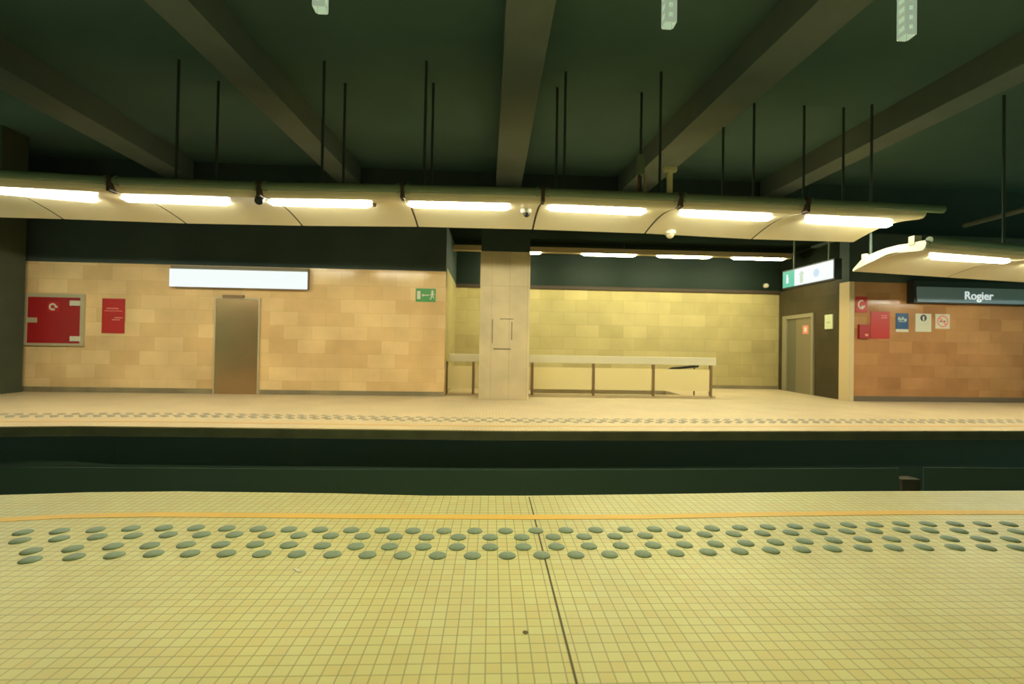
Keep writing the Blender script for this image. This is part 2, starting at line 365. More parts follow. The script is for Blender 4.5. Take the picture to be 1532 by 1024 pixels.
# recess ceiling and the dark wall that closes the hall above it
mb = MB(); mb.prism([Vector((p.x, p.y, RTOP)) for p in (cl, cr, BR, BL)], [Vector((p.x, p.y, RTOP+.15)) for p in (cl, cr, BR, BL)]); struct(mb.build('ceiling_recess', mat('dark_recess_paint', (.010, .016, .012), 1, spec=0)))
UPW = Plane(cl, cr); wallbox('wall_above_recess', UPW, .001, UPW.len-.001, RTOP+.151, CEIL, -1.3, -1.0, M_DARKWALL)
# hall ceiling
struct(MB().box((-30, -3, CEIL), (30, 15.5, CEIL+.2)).build('ceiling', M_CEIL))
struct(MB().box((XL, -3.3, -1.2), (XR, -3, 2.8)).build('wall_near', M_STONE)); struct(MB().box((XL, -3.3, 2.8), (XR, -3, CEIL)).build('wall_near_upper', M_DARKWALL))
# ceiling beams, each running from above the track to the far wall
BZ = 4.92
def beam(e0, e1, endY):                           # two image points on each lower edge
    def edge(pa, pb):
        A, B = pz(*pa, BZ), pz(*pb, BZ); d = (B-A)/(B.y-A.y); return A+d*(-2.9-A.y), A+d*(endY-A.y)
    (a0, a1), (b0, b1) = edge(*e0), edge(*e1); h = Vector((0, 0, CEIL-BZ))
    return struct(MB().prism([a0, b0, b1, a1], [a0+h, b0+h, b1+h, a1+h]).build('ceiling_beam', M_BEAM))
def wy(x):                                       # front of the far upper wall at world x
    if x < cl.x: return cl.y+(x-cl.x)*WLdir.y/WLdir.x
    if x > cr.x: return cr.y+(x-cr.x)*WRdir.y/WRdir.x
    return cl.y+(x-cl.x)*(cr.y-cl.y)/(cr.x-cl.x)
for e0, e1 in ((((215,0),(475,245)),((290,10),(505,240))), (((758,0),(743,262)),((832,0),(783,262))), (((1226,0),(966,250)),((1308,0),(1011,252))),
               (((35,152),(240,262)),((52,130),(262,252))), (((1528,97),(1166,282)),((1528,124),(1190,286)))):
    q = pz((e0[1][0]+e1[1][0])/2, 262, BZ); beam(e0, e1, wy(q.x)+.9)
# pillar and the dark beam on it
pa = pz(715.5, 598, 0); pb = pz(790, 598.5, 0)
mb = MB().box((pa.x, pa.y, 0), (pb.x, pa.y+.9, 3.13)); pil = struct(mb.build('pillar', M_CONC, loc=(0,0,0)), 'broad board-marked grey concrete pillar standing on the far platform', 'pillar')
M_SCAR = mat('scar', (.17, .135, .09), .9); mb = MB()
PP = Plane(Vector((pa.x, pa.y, 0)), Vector((pb.x, pa.y, 0)))
for x0, y0, x1, y1 in ((738,521.5,764,523.5),(736,478,737.2,514),(765,482,766.3,509),(748,477,768,478.2)):
    r = PP.rect(x0, y0, x1, y1); PP.box(mb, *r, 0, .003)
mb.build('patch_outline', M_SCAR, parent=pil)
MB().box((pa.x+.01, pa.y+.01, 3.13), (pb.x-.01, pa.y+.89, RTOP)).build('dark_collar', M_DARK, parent=pil)
# dark pier at the left edge of the view
la = pz(-70, 590, 0); lb = pz(21, 588, 0)
struct(MB().box((la.x-2, la.y, 0), (lb.x, la.y+.55, 3.0)).box((la.x-2, la.y, 3.0), (lb.x, la.y+.55, CEIL)).build('wall_pier', mat('dark_pier', (.055, .065, .036), .8, noise=(2, .3))))

# ------------------------------------------------------------------ fittings on the left wall
def root_at(P, r, d, name, label, cat, group=None, kind=None): return thing(name, label, cat, P.pt((r[0]+r[1])/2, d, r[2]), group, kind)
r = WL.rect(38, 440, 128, 517.5); t = root_at(WL, r, 0, 'fire_hose_cabinet', 'square red fire hose cabinet with a steel frame at the far left of the wall', 'hose cabinet')
a0, a1, z0, z1 = r; mb = MB()
fr_ = .075
for q in ((a0, a1, z1-fr_, z1), (a0, a1, z0, z0+fr_*.7), (a0, a0+fr_, z0+fr_*.7, z1-fr_), (a1-fr_, a1, z0+fr_*.7, z1-fr_)): WL.box(mb, *q, 0, .05)
mb.build('frame', M_STEELF, parent=t)
mb = MB(); WL.box(mb, a0+fr_, a1-fr_, z0+fr_*.7, z1-fr_, 0, .04); dr = mb.build('door', M_RED, parent=t)
for y0, y1 in ((450.5, 458), (503.5, 511)):
    mb = MB(); q = WL.rect(108, y0, 123, y1); WL.box(mb, *q, .04, .062); mb.build('hinge', M_WHITE, parent=dr)
mb = MB(); q = WL.rect(45, 475.5, 58, 483); WL.box(mb, *q, .04, .07); mb.build('latch', M_STEELF, parent=dr)
mb = MB(); q = WL.rect(74, 452, 92, 467); WL.box(mb, *q, .04, .043); st = mb.build('pictogram', M_RED2, parent=dr)
mb = MB(); c = ((q[0]+q[1])/2, (q[2]+q[3])/2); R = (q[1]-q[0])*.3
for k in range(9):
    a = math.radians(40+k*32); WL.disc(mb, c[0]-.02+R*.8*math.cos(a), c[1]+R*.8*math.sin(a), .022, .043, .045, 8)
WL.box(mb, c[0]+.02, c[0]+.08, c[1]-.02, c[1]+.02, .043, .045); mb.build('symbol', M_WHITE, parent=dr)

def plate(P, px, name, label, cat, M, th=.012, group=None):
    r = P.rect(*px); t = root_at(P, r, 0, name, label, cat, group)
    mb = MB(); P.box(mb, *r, 0, th); mb.build('plate', M, parent=t, bevel=.002); return t, r
t, r = plate(WL, (153, 447, 187, 499), 'red_notice', 'upright plain red notice on the left wall beside the hose cabinet', 'notice', M_RED2)
mb = MB()
for x0, y0, x1, y1 in ((160,461,178,462.5),(172,475,184,476.5),(168,478,180,479.5),(157,465,183,466)):
    q = WL.rect(x0, y0, x1, y1); WL.box(mb, *q, .012, .0135)
mb.build('print', M_PINK, parent=t)

r = WL.rect(321, 446, 389, 588); r = (r[0], r[1], 0, r[3])
t = root_at(WL, r, 0, 'door_1', 'grey steel service door in the left beige wall', 'door', kind='structure')
mb = MB(); WL.box(mb, r[0]+.03, r[1]-.03, .0, r[3]-.03, 0, .03); mb.build('leaf', M_STEEL, parent=t)
mb = MB(); WL.box(mb, r[0], r[0]+.03, 0, r[3], 0, .045); WL.box(mb, r[1]-.03, r[1], 0, r[3], 0, .045); WL.box(mb, r[0]+.03, r[1]-.03, r[3]-.03, r[3], 0, .045); mb.build('door_frame', M_STEELF, parent=t)
q = WL.rect(335, 442, 366, 447); mb = MB(); WL.box(mb, *q, .0, .06); mb.build('closer', M_POST, parent=t)

# big lit sign
r = WL.rect(253, 404.5, 460, 431, .16); t = root_at(WL, r, .1, 'illuminated_sign', 'long white glowing light box sign high on the left wall', 'light box sign')
mb = MB(); WL.box(mb, r[0]+.01, r[1]-.01, r[2]+.01, r[3]+.075, .0, .14); mb.build('housing', mat('sign_housing', (.20, .17, .11), .6), parent=t)
mb = MB(); WL.box(mb, *r, .14, .165); mb.build('lit_face', M_LIT, parent=t, bevel=.02)

# green exit sign
t, r = plate(WL, (622, 432, 652, 452), 'exit_sign', 'small green emergency exit sign near the right end of the left wall', 'exit sign', M_GREEN)
a0, a1, z0, z1 = r; W = a1-a0; H = z1-z0; mb = MB()
def sq(mb, P, r, u0, v0, u1, v1, d0, d1): P.box(mb, r[0]+u0*(r[1]-r[0]), r[0]+u1*(r[1]-r[0]), r[2]+v0*(r[3]-r[2]), r[2]+v1*(r[3]-r[2]), d0, d1)
sq(mb, WL, r, .07, .2, .24, .8, .012, .014); mb.build('doorway_symbol', M_WHITE, parent=t)
mb = MB(); sq(mb, WL, r, .34, .46, .66, .54, .012, .014)
WL.poly(mb, [(a0+.30*W, z0+.5*H), (a0+.38*W, z0+.36*H), (a0+.38*W, z0+.64*H)], .012, .014); mb.build('arrow_symbol', M_WHITE, parent=t)
mb = MB(); WL.disc(mb, a0+.83*W, z0+.78*H, .028, .012, .014, 12)
for p in ([(.78,.45),(.86,.45),(.88,.70),(.79,.70)], [(.78,.45),(.84,.45),(.76,.18),(.71,.2)], [(.82,.45),(.87,.45),(.93,.3),(.9,.25)], [(.8,.66),(.7,.52),(.72,.47),(.82,.58)], [(.86,.66),(.95,.56),(.94,.5),(.86,.58)]):
    WL.poly(mb, [(a0+x*W, z0+y*H) for x, y in p], .012, .014)
mb.build('running_symbol', M_WHITE, parent=t)

# ------------------------------------------------------------------ fittings on the right wall
t, r = plate(WR, (1280, 444, 1297, 468), 'hose_sign', 'tall red sign with a white hose symbol at the corner of the right wall', 'sign', M_RED2)
mb = MB(); a0, a1, z0, z1 = r; W = a1-a0; H = z1-z0
for k in range(16):
    a = math.radians(70+k*18); WR.disc(mb, a0+W*.5+W*.27*math.cos(a), z0+H*.5+H*.25*math.sin(a), .018, .012, .014, 8)
WR.disc(mb, a0+W*.58, z0+H*.34, .035, .012, .014, 10); mb.build('symbol', M_WHITE, parent=t)
t, r = plate(WR, (1283, 486, 1298, 507), 'alarm_box', 'small red alarm box below the hose sign on the right wall', 'alarm box', M_RED, .06)
mb = MB(); sq(mb, WR, r, .55, .18, .85, .34, .06, .064); mb.build('button', M_PINK, parent=t)
t, r = plate(WR, (1302, 466.6, 1330.5, 507), 'red_notice', 'large plain red notice on the right wall beside the blue poster', 'notice', M_RED2)
mb = MB()
for v in (.84, .76): sq(mb, WR, r, .55, v, .85, v+.03, .012, .0135)
mb.build('print', M_PINK, parent=t)
r = WR.rect(1340, 469, 1358.6, 497); t = root_at(WR, r, 0, 'blue_poster', 'small dark blue poster with a white strip along its foot', 'poster')
mb = MB(); sq(mb, WR, r, 0, .15, 1, 1, 0, .012); pl = mb.build('plate', M_BLUE, parent=t)
mb = MB(); sq(mb, WR, r, 0, 0, 1, .15, 0, .012); mb.build('white_strip', M_WHITE, parent=t)
mb = MB()
for u0, v0, u1, v1 in ((.16,.62,.3,.8),(.33,.6,.42,.74),(.46,.64,.6,.8),(.64,.58,.84,.72),(.2,.54,.8,.57)): sq(mb, WR, r, u0, v0, u1, v1, .012, .014)
mb.build('print', mat('poster_print', (.42, .5, .5), .5), parent=t)
t, r = plate(WR, (1369, 469.6, 1392.7, 496.7), 'white_notice', 'white notice with a dark round symbol between blue poster and no smoking sign', 'notice', M_WHITE)
mb = MB(); a0, a1, z0, z1 = r; W = a1-a0; H = z1-z0
WR.disc(mb, a0+W*.5, z0+H*.76, W*.2, .012, .014); mb.build('round_symbol', M_INK, parent=t)
mb = MB(); WR.disc(mb, a0+W*.5, z0+H*.80, W*.06, .014, .015, 10); sq(mb, WR, r, .45, .62, .55, .76, .014, .015); mb.build('figure_symbol', M_WHITE, parent=t)
mb = MB(); sq(mb, WR, r, .2, .44, .8, .455, .012, .0135); sq(mb, WR, r, .2, .36, .7, .375, .012, .0135); mb.build('print', mat('grey_print', (.45, .45, .38), .6), parent=t)
t, r = plate(WR, (1399, 470.3, 1420.3, 492), 'no_smoking_sign', 'white no smoking sign with a red ring, rightmost on the right wall', 'sign', M_WHITE)
a0, a1, z0, z1 = r; W = a1-a0; H = z1-z0; c = (a0+W*.5, z0+H*.5); mb = MB(); n = 28; R1, R2 = W*.40, W*.30
for k in range(n):
    A, B = 2*math.pi*k/n, 2*math.pi*(k+1)/n
    WR.poly(mb, [(c[0]+R1*math.cos(A), c[1]+R1*math.sin(A)), (c[0]+R1*math.cos(B), c[1]+R1*math.sin(B)), (c[0]+R2*math.cos(B), c[1]+R2*math.sin(B)), (c[0]+R2*math.cos(A), c[1]+R2*math.sin(A))], .012, .014)
s_ = R1*.66; e_ = W*.04
WR.poly(mb, [(c[0]-s_-e_, c[1]+s_-e_), (c[0]-s_+e_, c[1]+s_+e_), (c[0]+s_+e_, c[1]-s_+e_), (c[0]+s_-e_, c[1]-s_-e_)], .014, .0155)
mb.build('prohibition_ring', M_PINK, parent=t)
mb = MB(); sq(mb, WR, r, .30, .46, .70, .54, .012, .0135); mb.build('cigarette_symbol', M_INK, parent=t)
# station name sign
r = WR.rect(1373, 431, 1527, 453.5, .22); r = (r[0], r[0]+3.6, r[2]+.0, r[3])
t = root_at(WR, r, .1, 'station_name_sign', 'long slate blue station name sign with white lettering on the right wall', 'station sign')
mb = MB(); WR.box(mb, r[0]-.06, r[1]+.06, r[2]-.02, r[3]+.14, 0, .19); mb.build('housing', M_BLACK, parent=t)
mb = MB(); WR.box(mb, r[0], r[1], r[2], r[3], .19, .215); mb.build('face', M_SLATE, parent=t)
def text(P, body, px0, px1, pyb, d, h, M, parent, name='lettering'):
    cu = bpy.data.curves.new(name, 'FONT'); cu.body = body; cu.size = 1; cu.extrude = .006; cu.offset = .012
    o = bpy.data.objects.new(name, cu); COL.objects.link(o); bpy.context.view_layer.update()
    me = bpy.data.meshes.new_from_object(o.evaluated_get(bpy.context.evaluated_depsgraph_get())); bpy.data.objects.remove(o); bpy.data.curves.remove(cu)
    a0 = P.hit(px0, pyb, d)[0]; a1, z0 = P.hit(px1, pyb, d); z0 = P.hit((px0+px1)/2, pyb, d)[1]
    xs = [v.co.x for v in me.vertices]; w0 = max(xs)-min(xs); s = (a1-a0)/w0; x0 = min(xs)
    flip = -1 if P.u.cross(Vector((0,0,1))).dot(P.n) > 0 else 1
    base = Vector(parent.location)
    for v in me.vertices:
        q = P.pt(a0+(v.co.x-x0)*s, d+.004+v.co.z*1.0, z0+v.co.y*h); v.co = q-base
    me.materials.clear(); me.materials.append(M); ob = bpy.data.objects.new(name, me); COL.objects.link(ob); ob.parent = parent
    return ob
text(WR, 'Rogier', 1443.5, 1486, 448.5, .215, .26, mat('white_letters', (.8, .86, .86), .5, emit=(.85, .95, 1), strength=.2), t)

# ------------------------------------------------------------------ recess: lift door, call panel, hanging sign
def rrect(x0, y0, x1, y1): return RR.rect(x0, y0, x1, y1)
e0 = RR.hit(1219, 530)[0]; e1 = RR.hit(1172.5, 530)[0]; zt = RR.hit(1196, 471)[1]
r = (min(e0, e1), max(e0, e1), 0, zt); t = root_at(RR, r, 0, 'door_2', 'grey steel lift door in the dark side wall of the recess', 'door', kind='structure')
mb = MB(); f_ = .10
RR.box(mb, r[0], r[0]+f_, 0, zt, 0, .05); RR.box(mb, r[1]-f_*2.2, r[1], 0, zt, 0, .05); RR.box(mb, r[0]+f_, r[1]-f_*2.2, zt-f_, zt, 0, .05); mb.build('door_frame', mat('lift_frame', (.34, .30, .19), .4, metal=.3), parent=t)
mid = r[0]+f_+(r[1]-r[0]-3.2*f_)*.62
mb = MB(); RR.box(mb, r[0]+f_, mid, 0, zt-f_, 0, .02); lf = mb.build('leaf', mat('lift_leaf', (.26, .22, .13), .4, metal=.3), parent=t)
mb = MB(); RR.box(mb, mid, r[1]-f_*2.2, 0, zt-f_, 0, .012); mb.build('leaf', mat('lift_leaf_dark', (.17, .16, .10), .4, metal=.3), parent=t)
q = rrect(1202, 487, 1211, 500); mb = MB(); RR.box(mb, *q, .02, .024); sk = mb.build('sticker', M_PINK, parent=lf)
q = rrect(1204.5, 490, 1208.5, 497); mb = MB(); RR.box(mb, *q, .024, .026); mb.build('sticker_symbol', M_WHITE, parent=lf)
q = rrect(1235.5, 471, 1247, 492.5); t = root_at(RR, q, 0, 'call_panel', 'small pale rectangular panel on the dark side wall beside the lift door', 'panel')
mb = MB(); RR.box(mb, *q, 0, .03); mb.build('plate', mat('pale_panel', (.62, .66, .42), .5), parent=t, bevel=.004)
mb = MB(); sq(mb, RR, q, .3, .4, .7, .5, .03, .034); mb.build('button', M_STEELF, parent=t)
# hanging lit sign, parallel to the side wall
HX = 7.2
na = pX(1247, 402, HX); fa = pX(1172, 418, HX); y0, y1 = na.y, fa.y
zt = pX(1247, 389, HX).z; zb = pX(1247, 416.3, HX).z
t = thing('hanging_sign', 'glowing white hanging direction sign with a green exit end, in the recess', 'hanging sign', (HX, (y0+y1)/2, zb))
mb = MB().box((HX, y0-.03, zb-.03), (HX+.16, y1+.03, zt+.03)); mb.build('housing', M_BLACK, parent=t)
gy = y1-(y1-y0)*.26
mb = MB().box((HX-.012, y0, zb), (HX, gy, zt)); mb.build('lit_face', M_LIT, parent=t)
mb = MB().box((HX-.012, gy, zb), (HX, y1, zt)); mb.build('green_face', M_LITG, parent=t)
HP = Plane(Vector((HX-.012, y0, 0)), Vector((HX-.012, y1, 0)))
h_ = zt-zb; L_ = y1-y0
mb = MB(); HP.disc(mb, L_*.30, zb+h_*.5, h_*.24, 0, .003); mb.build('round_symbol', emis('lit_blue', (.66, .85, 1), .30), parent=t)
mb = MB(); HP.box(mb, L_*.56, L_*.62, zb+h_*.1, zb+h_*.62, 0, .003); HP.poly(mb, [(L_*.53, zb+h_*.6), (L_*.65, zb+h_*.6), (L_*.59, zb+h_*.85)], 0, .003); mb.build('arrow_symbol', M_LITD, parent=t)
mb = MB(); HP.disc(mb, L_*.90, zb+h_*.72, h_*.09, 0, .003, 10); HP.box(mb, L_*.87, L_*.92, zb+h_*.25, zb+h_*.62, 0, .003); mb.build('figure_symbol', M_LIT, parent=t)
for yy in (y0+.25, y1-.3): MB().tube((HX+.08, yy, zt+.03), (HX+.08, yy, RTOP), .02, 10).build('hanger_rod', M_PIPE, parent=t)
p = pY(1148, 427.5, BACKY-.1)
t = thing('round_fixture', 'tiny pale round fixture on the dark band above the recess back wall', 'fixture', (p.x, BACKY, p.z))
MB().tube((p.x, BACKY, p.z), (p.x, BACKY-.04, p.z), .075, 16).build('mount', M_STEELF, parent=t); MB().ball((p.x, BACKY-.06, p.z), .065).build('dome', M_WHITE, parent=t, smooth=True)

# balustrade in front of the stairwell
BY = pz(930, 593, 0).y
zr = pY(930, 533.5, BY).z; zr0 = pY(930, 545, BY).z; zp1 = pY(930, 551.5, BY).z; zp0 = pY(930, 584, BY).z
bx0, bx1 = cl.x+.05, pY(1070, 560, BY).x
t = thing('balustrade', 'low guard rail with cream infill panels and a pale metal top rail behind the pillar', 'guard rail', ((bx0+bx1)/2, BY, 0))
MB().box((bx0, BY-.05, zr0), (bx1, BY+.05, zr)).build('top_rail', M_ALU, parent=t, bevel=.012)
posts = [pY(x, 570, BY).x for x in (668, 708, 796, 887.5, 977, 1063)]
for x in posts: MB().box((x-.028, BY-.035, 0), (x+.028, BY+.035, zr0)).build('post', M_POST, parent=t)
for a, b in zip(posts[:-1], posts[1:]):
    MB().box((a+.03, BY-.012, zp0), (b-.03, BY+.012, zp1)).build('infill_panel', M_PANEL, parent=t)
MB().box((bx0, BY-.03, 0), (bx1, BY+.03, .035)).build('kick_rail', M_POSTL, parent=t)
a = pY(1006, 552, BY+.4); b = pY(1046, 548, BY+.4)
t = thing('handrail', 'short dark sloping handrail end seen behind the right end of the guard rail', 'handrail', (b.x, BY+.45, 0))
MB().path([(a.x-.5, BY+.45, a.z-.25), (a.x, BY+.45, a.z), (b.x, BY+.45, b.z)], .035).build('rail', M_BLACK, parent=t, smooth=True)
MB().tube((b.x-.1, BY+.45, 0), (b.x-.1, BY+.45, b.z), .02, 10).build('post', M_POST, parent=t)

# ------------------------------------------------------------------ canopies
SEC_S = [ # (fraction front to rear, height above the canopy's datum) lower skin front to rear, then upper skin back
 (-.03,.17),(-.045,.13),(-.03,.085),(.0,.06),(.06,.062),(.14,.08),(.24,.1),(.36,.114),(.48,.113),(.6,.1),(.72,.075),(.84,.045),(.94,.015),(1.,-.005),
 (1.0,.03),(.94,.085),(.86,.135),(.74,.18),(.6,.205),(.46,.215),(.3,.21),(.14,.185)]
def section(Fp, Rp, zd, inset=0):
    return [Vector((Fp.x+(Rp.x-Fp.x)*s, Fp.y+(Rp.y-Fp.y)*s, zd+h)) for s, h in SEC_S]
def canopy(root, Fs, Rs, zd, rods, pipe_over=.0, endcap=None):
    for i in range(len(Fs)-1):
        g0 = .016/(Fs[i+1]-Fs[i]).length
        def at(t): return section(Fs[i].lerp(Fs[i+1], t), Rs[i].lerp(Rs[i+1], t), zd)
        MB().loft([at(g0), at(.5), at(1-g0)]).build('panel', M_CANOPY, parent=root, smooth=True)
        if i > 0:                                 # dark joint filler set a little up
            mb = MB(); s0 = [p+Vector((0,0,.006)) for p in section(Fs[i]-(Fs[i]-Fs[i-1]).normalized()*.034, Rs[i]-(Rs[i]-Rs[i-1]).normalized()*.034, zd)]
            s1 = [p+Vector((0,0,.006)) for p in section(Fs[i]+(Fs[i+1]-Fs[i]).normalized()*.02, Rs[i]+(Rs[i+1]-Rs[i]).normalized()*.02, zd)]
            mb.loft([s0, s1]).build('joint_strip', M_BROWN, parent=root)
    off = Vector((0, -.06, zd+.185))
    P = [Vector((f.x, f.y, 0))+off for f in Fs]; P[-1] = P[-1]+(P[-1]-P[-2]).normalized()*pipe_over
    MB().path(P, .056).build('gutter_pipe', M_PIPE, parent=root, smooth=True)
    for i, f in enumerate(P[:-1]):
        if i == 0: continue
        d = (P[i+1]-P[i]).normalized()
        for s in (-1, 1):
            MB().path([f+d*s*.07-d*.02, f+d*s*.07+d*.02], .068).build('pipe_clamp', M_PIPE, parent=root)
        MB().box((f.x-.022, f.y-.075, zd+.03), (f.x+.022, f.y+.07, zd+.25)).build('bracket', M_BROWN, parent=root)
    for x, y, zb in rods:
        MB().tube((x, y, zb), (x, y, CEIL), .021, 10).build('suspension_rod', M_ROD, parent=root)
ZD = 3.08
fr_px = [(-40,258),(168,270.5),(390,278.5),(603,282),(812,287.5),(1017,295.5),(1205,303),(1388,312.5)]
re_px = [(94,328),(278,334.5),(452,338),(625,339.5),(797,343.5),(965,349.5),(1125,358),(1278,362.5)]
Fs = [pz(x, y, ZD+.185)+Vector((0,.06,0)) for x, y in fr_px]; Rs = [pz(x, y, ZD-.005) for x, y in re_px]
Fs = [Fs[0]+(Fs[0]-Fs[2])*1.0]+Fs; Rs = [Rs[0]+(Rs[0]-Rs[2])*1.0]+Rs
for Q in (Fs, Rs):
    for p in Q: p.z = 0
C1 = thing('platform_canopy', 'long curved cream canopy with a green pipe hung over the far platform', 'canopy', (Fs[4].x, Fs[4].y, ZD))
rods = []
for x0, y0, x1, y1 in ((265,90,325,145),(483,92,515,150),(636,92,647,150),(845,108,833,152),(988,108,959,155),(1128,160,1082,195),(1262,215,1203,190)):
    for x, y in ((x0, y0), (x1, y1)):
        p = pz(x, y, CEIL); rods.append((x, y, p))
def canopy_rod(p):                                # rod drops from the ceiling to the canopy's upper skin
    return (p.x, p.y, ZD+.15)
rl = []
for x, y, p in rods:
    # keep each rod over the canopy: between its front and rear lines
    k = min(range(len(Fs)-1), key=lambda i: abs((Fs[i].x+Fs[i+1].x)/2-p.x)); tt = (p.x-Fs[k].x)/(Fs[k+1].x-Fs[k].x)
    f = Fs[k].lerp(Fs[k+1], tt); rr_ = Rs[k].lerp(Rs[k+1], tt); yy = min(max(p.y, f.y+.15), rr_.y-.2)
    q = pY(x, 200, yy); rl.append((q.x, yy, ZD+.15))
canopy(C1, Fs, Rs, ZD, rl, .25)
# lower canopy at the right
ZD2 = 2.54
f0 = pz(1390, 360, ZD2+.185)+Vector((0,.06,0)); r0_ = pz(1279, 406.5, ZD2-.005); dr_ = (pz(1530, 372, ZD2+.185)-pz(1390, 360, ZD2+.185)); dr_.z = 0; dr_.normalize()
F2 = [f0+dr_*(2.1*k) for k in range(4)]; R2 = [r0_+dr_*(2.1*k) for k in range(4)]
for Q in (F2, R2):
    for p in Q: p.z = 0
C2 = thing('platform_canopy', 'lower curved canopy with a white end profile, at the right edge of the view', 'canopy', (F2[0].x, F2[0].y, ZD2))
canopy(C2, F2, R2, ZD2, [(F2[0].lerp(R2[0], .85).x+.12, F2[0].lerp(R2[0], .85).y, ZD2+.06), (F2[1].lerp(R2[1], .3).x, F2[1].lerp(R2[1], .3).y, ZD2+.17)], .0)
def endplate(root, Fp, Rp, zd, dvec, M, th=.03, grow=.018):
    s = section(Fp, Rp, zd); c = sum(s, Vector())/len(s); q = []
    for p in s:
        q.append(p+Vector((0, 0, grow if (p.z > c.z) else -.002)))
    MB().loft([[p-dvec*th for p in q], [p+dvec*.004 for p in q]]).build('end_profile', M, parent=root, smooth=True)
endplate(C2, F2[0], R2[0], ZD2, dr_, M_CANOPY_EDGE, .05, .02)
p = F2[0].lerp(R2[0], .12)
MB().box((p.x-.06, p.y-.05, ZD2+.17), (p.x+.05, p.y+.05, ZD2+.30)).build('end_bracket', M_STEELF, parent=C2)
p = F2[0].lerp(R2[0], .86)
MB().box((p.x+.0, p.y-.04, ZD2+.06), (p.x+.06, p.y+.04, ZD2+.26)).build('end_bracket', M_CANOPY_EDGE, parent=C2)
# near canopy above the platform we stand on (its lamps light the near floor)
NZ = 3.3; NF = [Vector((x, 2.85, 0)) for x in (-6.3, -4.2, -2.1, 0, 2.1, 4.2, 6.3)]; NR = [Vector((p.x, 1.45, 0)) for p in NF]
C3 = thing('platform_canopy', 'canopy directly above the near tiled platform, out of the top of the view', 'canopy', (0, 2.6, NZ))
def canopy_near():
    for i in range(len(NF)-1):
        MB().loft([section(NF[i].lerp(NF[i+1], .006), NR[i].lerp(NR[i+1], .006), NZ), section(NF[i].lerp(NF[i+1], .994), NR[i].lerp(NR[i+1], .994), NZ)]).build('panel', M_CANOPY, parent=C3, smooth=True)
    for x in (-4.2, 0, 4.2):
        MB().tube((x, 2.0, NZ+.15), (x, 2.0, CEIL), .024, 10).build('suspension_rod', M_BLACK, parent=C3)
canopy_near()

# ------------------------------------------------------------------ tube lights
def light(name, label, loc, rotz, length, mt, group, wd=.072):
    t = thing(name, label, 'tube light', (0,0,0), group)
    h = length/2
    MB().box((-h+.05, -wd*.3, .0201), (h-.05, wd*.3, .026)).build('housing', M_WHITE, parent=t)
    mb = MB(); mb.prism([Vector(p) for p in ((-h+.07,-wd*.40,-.016),(h-.07,-wd*.40,-.016),(h-.07,wd*.40,-.016),(-h+.07,wd*.40,-.016))], [Vector(p) for p in ((-h,-wd/2,.02),(h,-wd/2,.02),(h,wd/2,.02),(-h,wd/2,.02))])
    mb.build('diffuser', mt, parent=t)
    t.location = loc; t.rotation_euler.z = rotz; return t
ordn = ['leftmost', 'second from left', 'third from left', 'middle', 'fifth from left', 'sixth from left', 'rightmost']
lp = [(-30,285.5,127,299.5),(185,299.5,342,305.5),(404,305.2,553,308.8),(613,308.3,761,312.6),(820,313,964,320),(1016,321.5,1155,329.5),(1200,331.5,1337,339.5)]
proto = None
for k, (x0, y0, x1, y1) in enumerate(lp):
    a, b = pz(x0, y0, ZD+.09), pz(x1, y1, ZD+.09); c = (a+b)/2; rz = math.atan2(b.y-a.y, b.x-a.x)
    if proto is None: proto = light('tube_light', '', c, rz, 1.52, M_TUBE, 'tube lights under the long far canopy'); t = proto
    else: t = copy_tree(proto); t.location = c; t.rotation_euler.z = rz
    t['label'] = 'white fluorescent tube light under the long far canopy, %s of seven' % ordn[k]
a, b = pz(1381, 385.5, ZD2+.09), pz(1519, 393.5, ZD2+.09)
t = copy_tree(proto); t.location = (a+b)/2; t.rotation_euler.z = math.atan2(b.y-a.y, b.x-a.x); t['label'] = 'white fluorescent tube light under the lower canopy at the right edge'; t['group'] = 'tube lights under the lower canopy'
for k in range(1, 3):
    t2 = copy_tree(t); t2.location = t.location+dr_*2.1*k; t2['label'] = 'fluorescent tube light under the lower canopy, beyond the right edge of the view, %s' % ('nearer one' if k == 1 else 'farther one')
# left run beyond the frame
a = Fs[0].lerp(Fs[1], .6).lerp(Rs[0].lerp(Rs[1], .6), .42); t2 = copy_tree(proto); t2.location = (a.x, a.y, ZD+.09); t2['label'] = 'fluorescent tube light under the long far canopy, beyond the left edge of the view'
# recess channel with its lights
CYC = 12.5
ca = pY(677, 371, CYC); cb = pY(1182, 388, CYC); cz = (pY(900, 380.5, CYC).z)
t = thing('light_channel', 'tan metal lighting channel hung inside the recess, behind the pillar', 'light channel', ((ca.x+cb.x)/2, CYC, cz))
MB().box((ca.x, CYC-.09, cz), (cb.x, CYC+.09, cz+.13)).build('channel', mat('tan_channel', (.40, .32, .18), .5), parent=t)
for x in (ca.x+1.0, (ca.x+cb.x)/2, cb.x-.8): MB().tube((x, CYC, cz+.13), (x, CYC, RTOP), .02, 8).build('hanger_rod', M_BLACK, parent=t)
rp = None; names = ['half hidden behind the pillar', 'second from the pillar', 'third from the pillar', 'farthest from the pillar']
for k, (x0, x1) in enumerate(((726, 810), (869, 953), (983, 1064), (1094, 1175))):
    a, b = pY(x0, 382, CYC), pY(x1, 382, CYC); c = Vector(((a.x+b.x)/2, CYC, cz-.027))
    if rp is None: rp = t = light('tube_light', '', c, 0, 1.44, M_TUBE_R, 'tube lights on the recess channel', .09)
    else: t = copy_tree(rp); t.location = c
    t['label'] = 'fluorescent tube light on the recess channel, %s' % names[k]
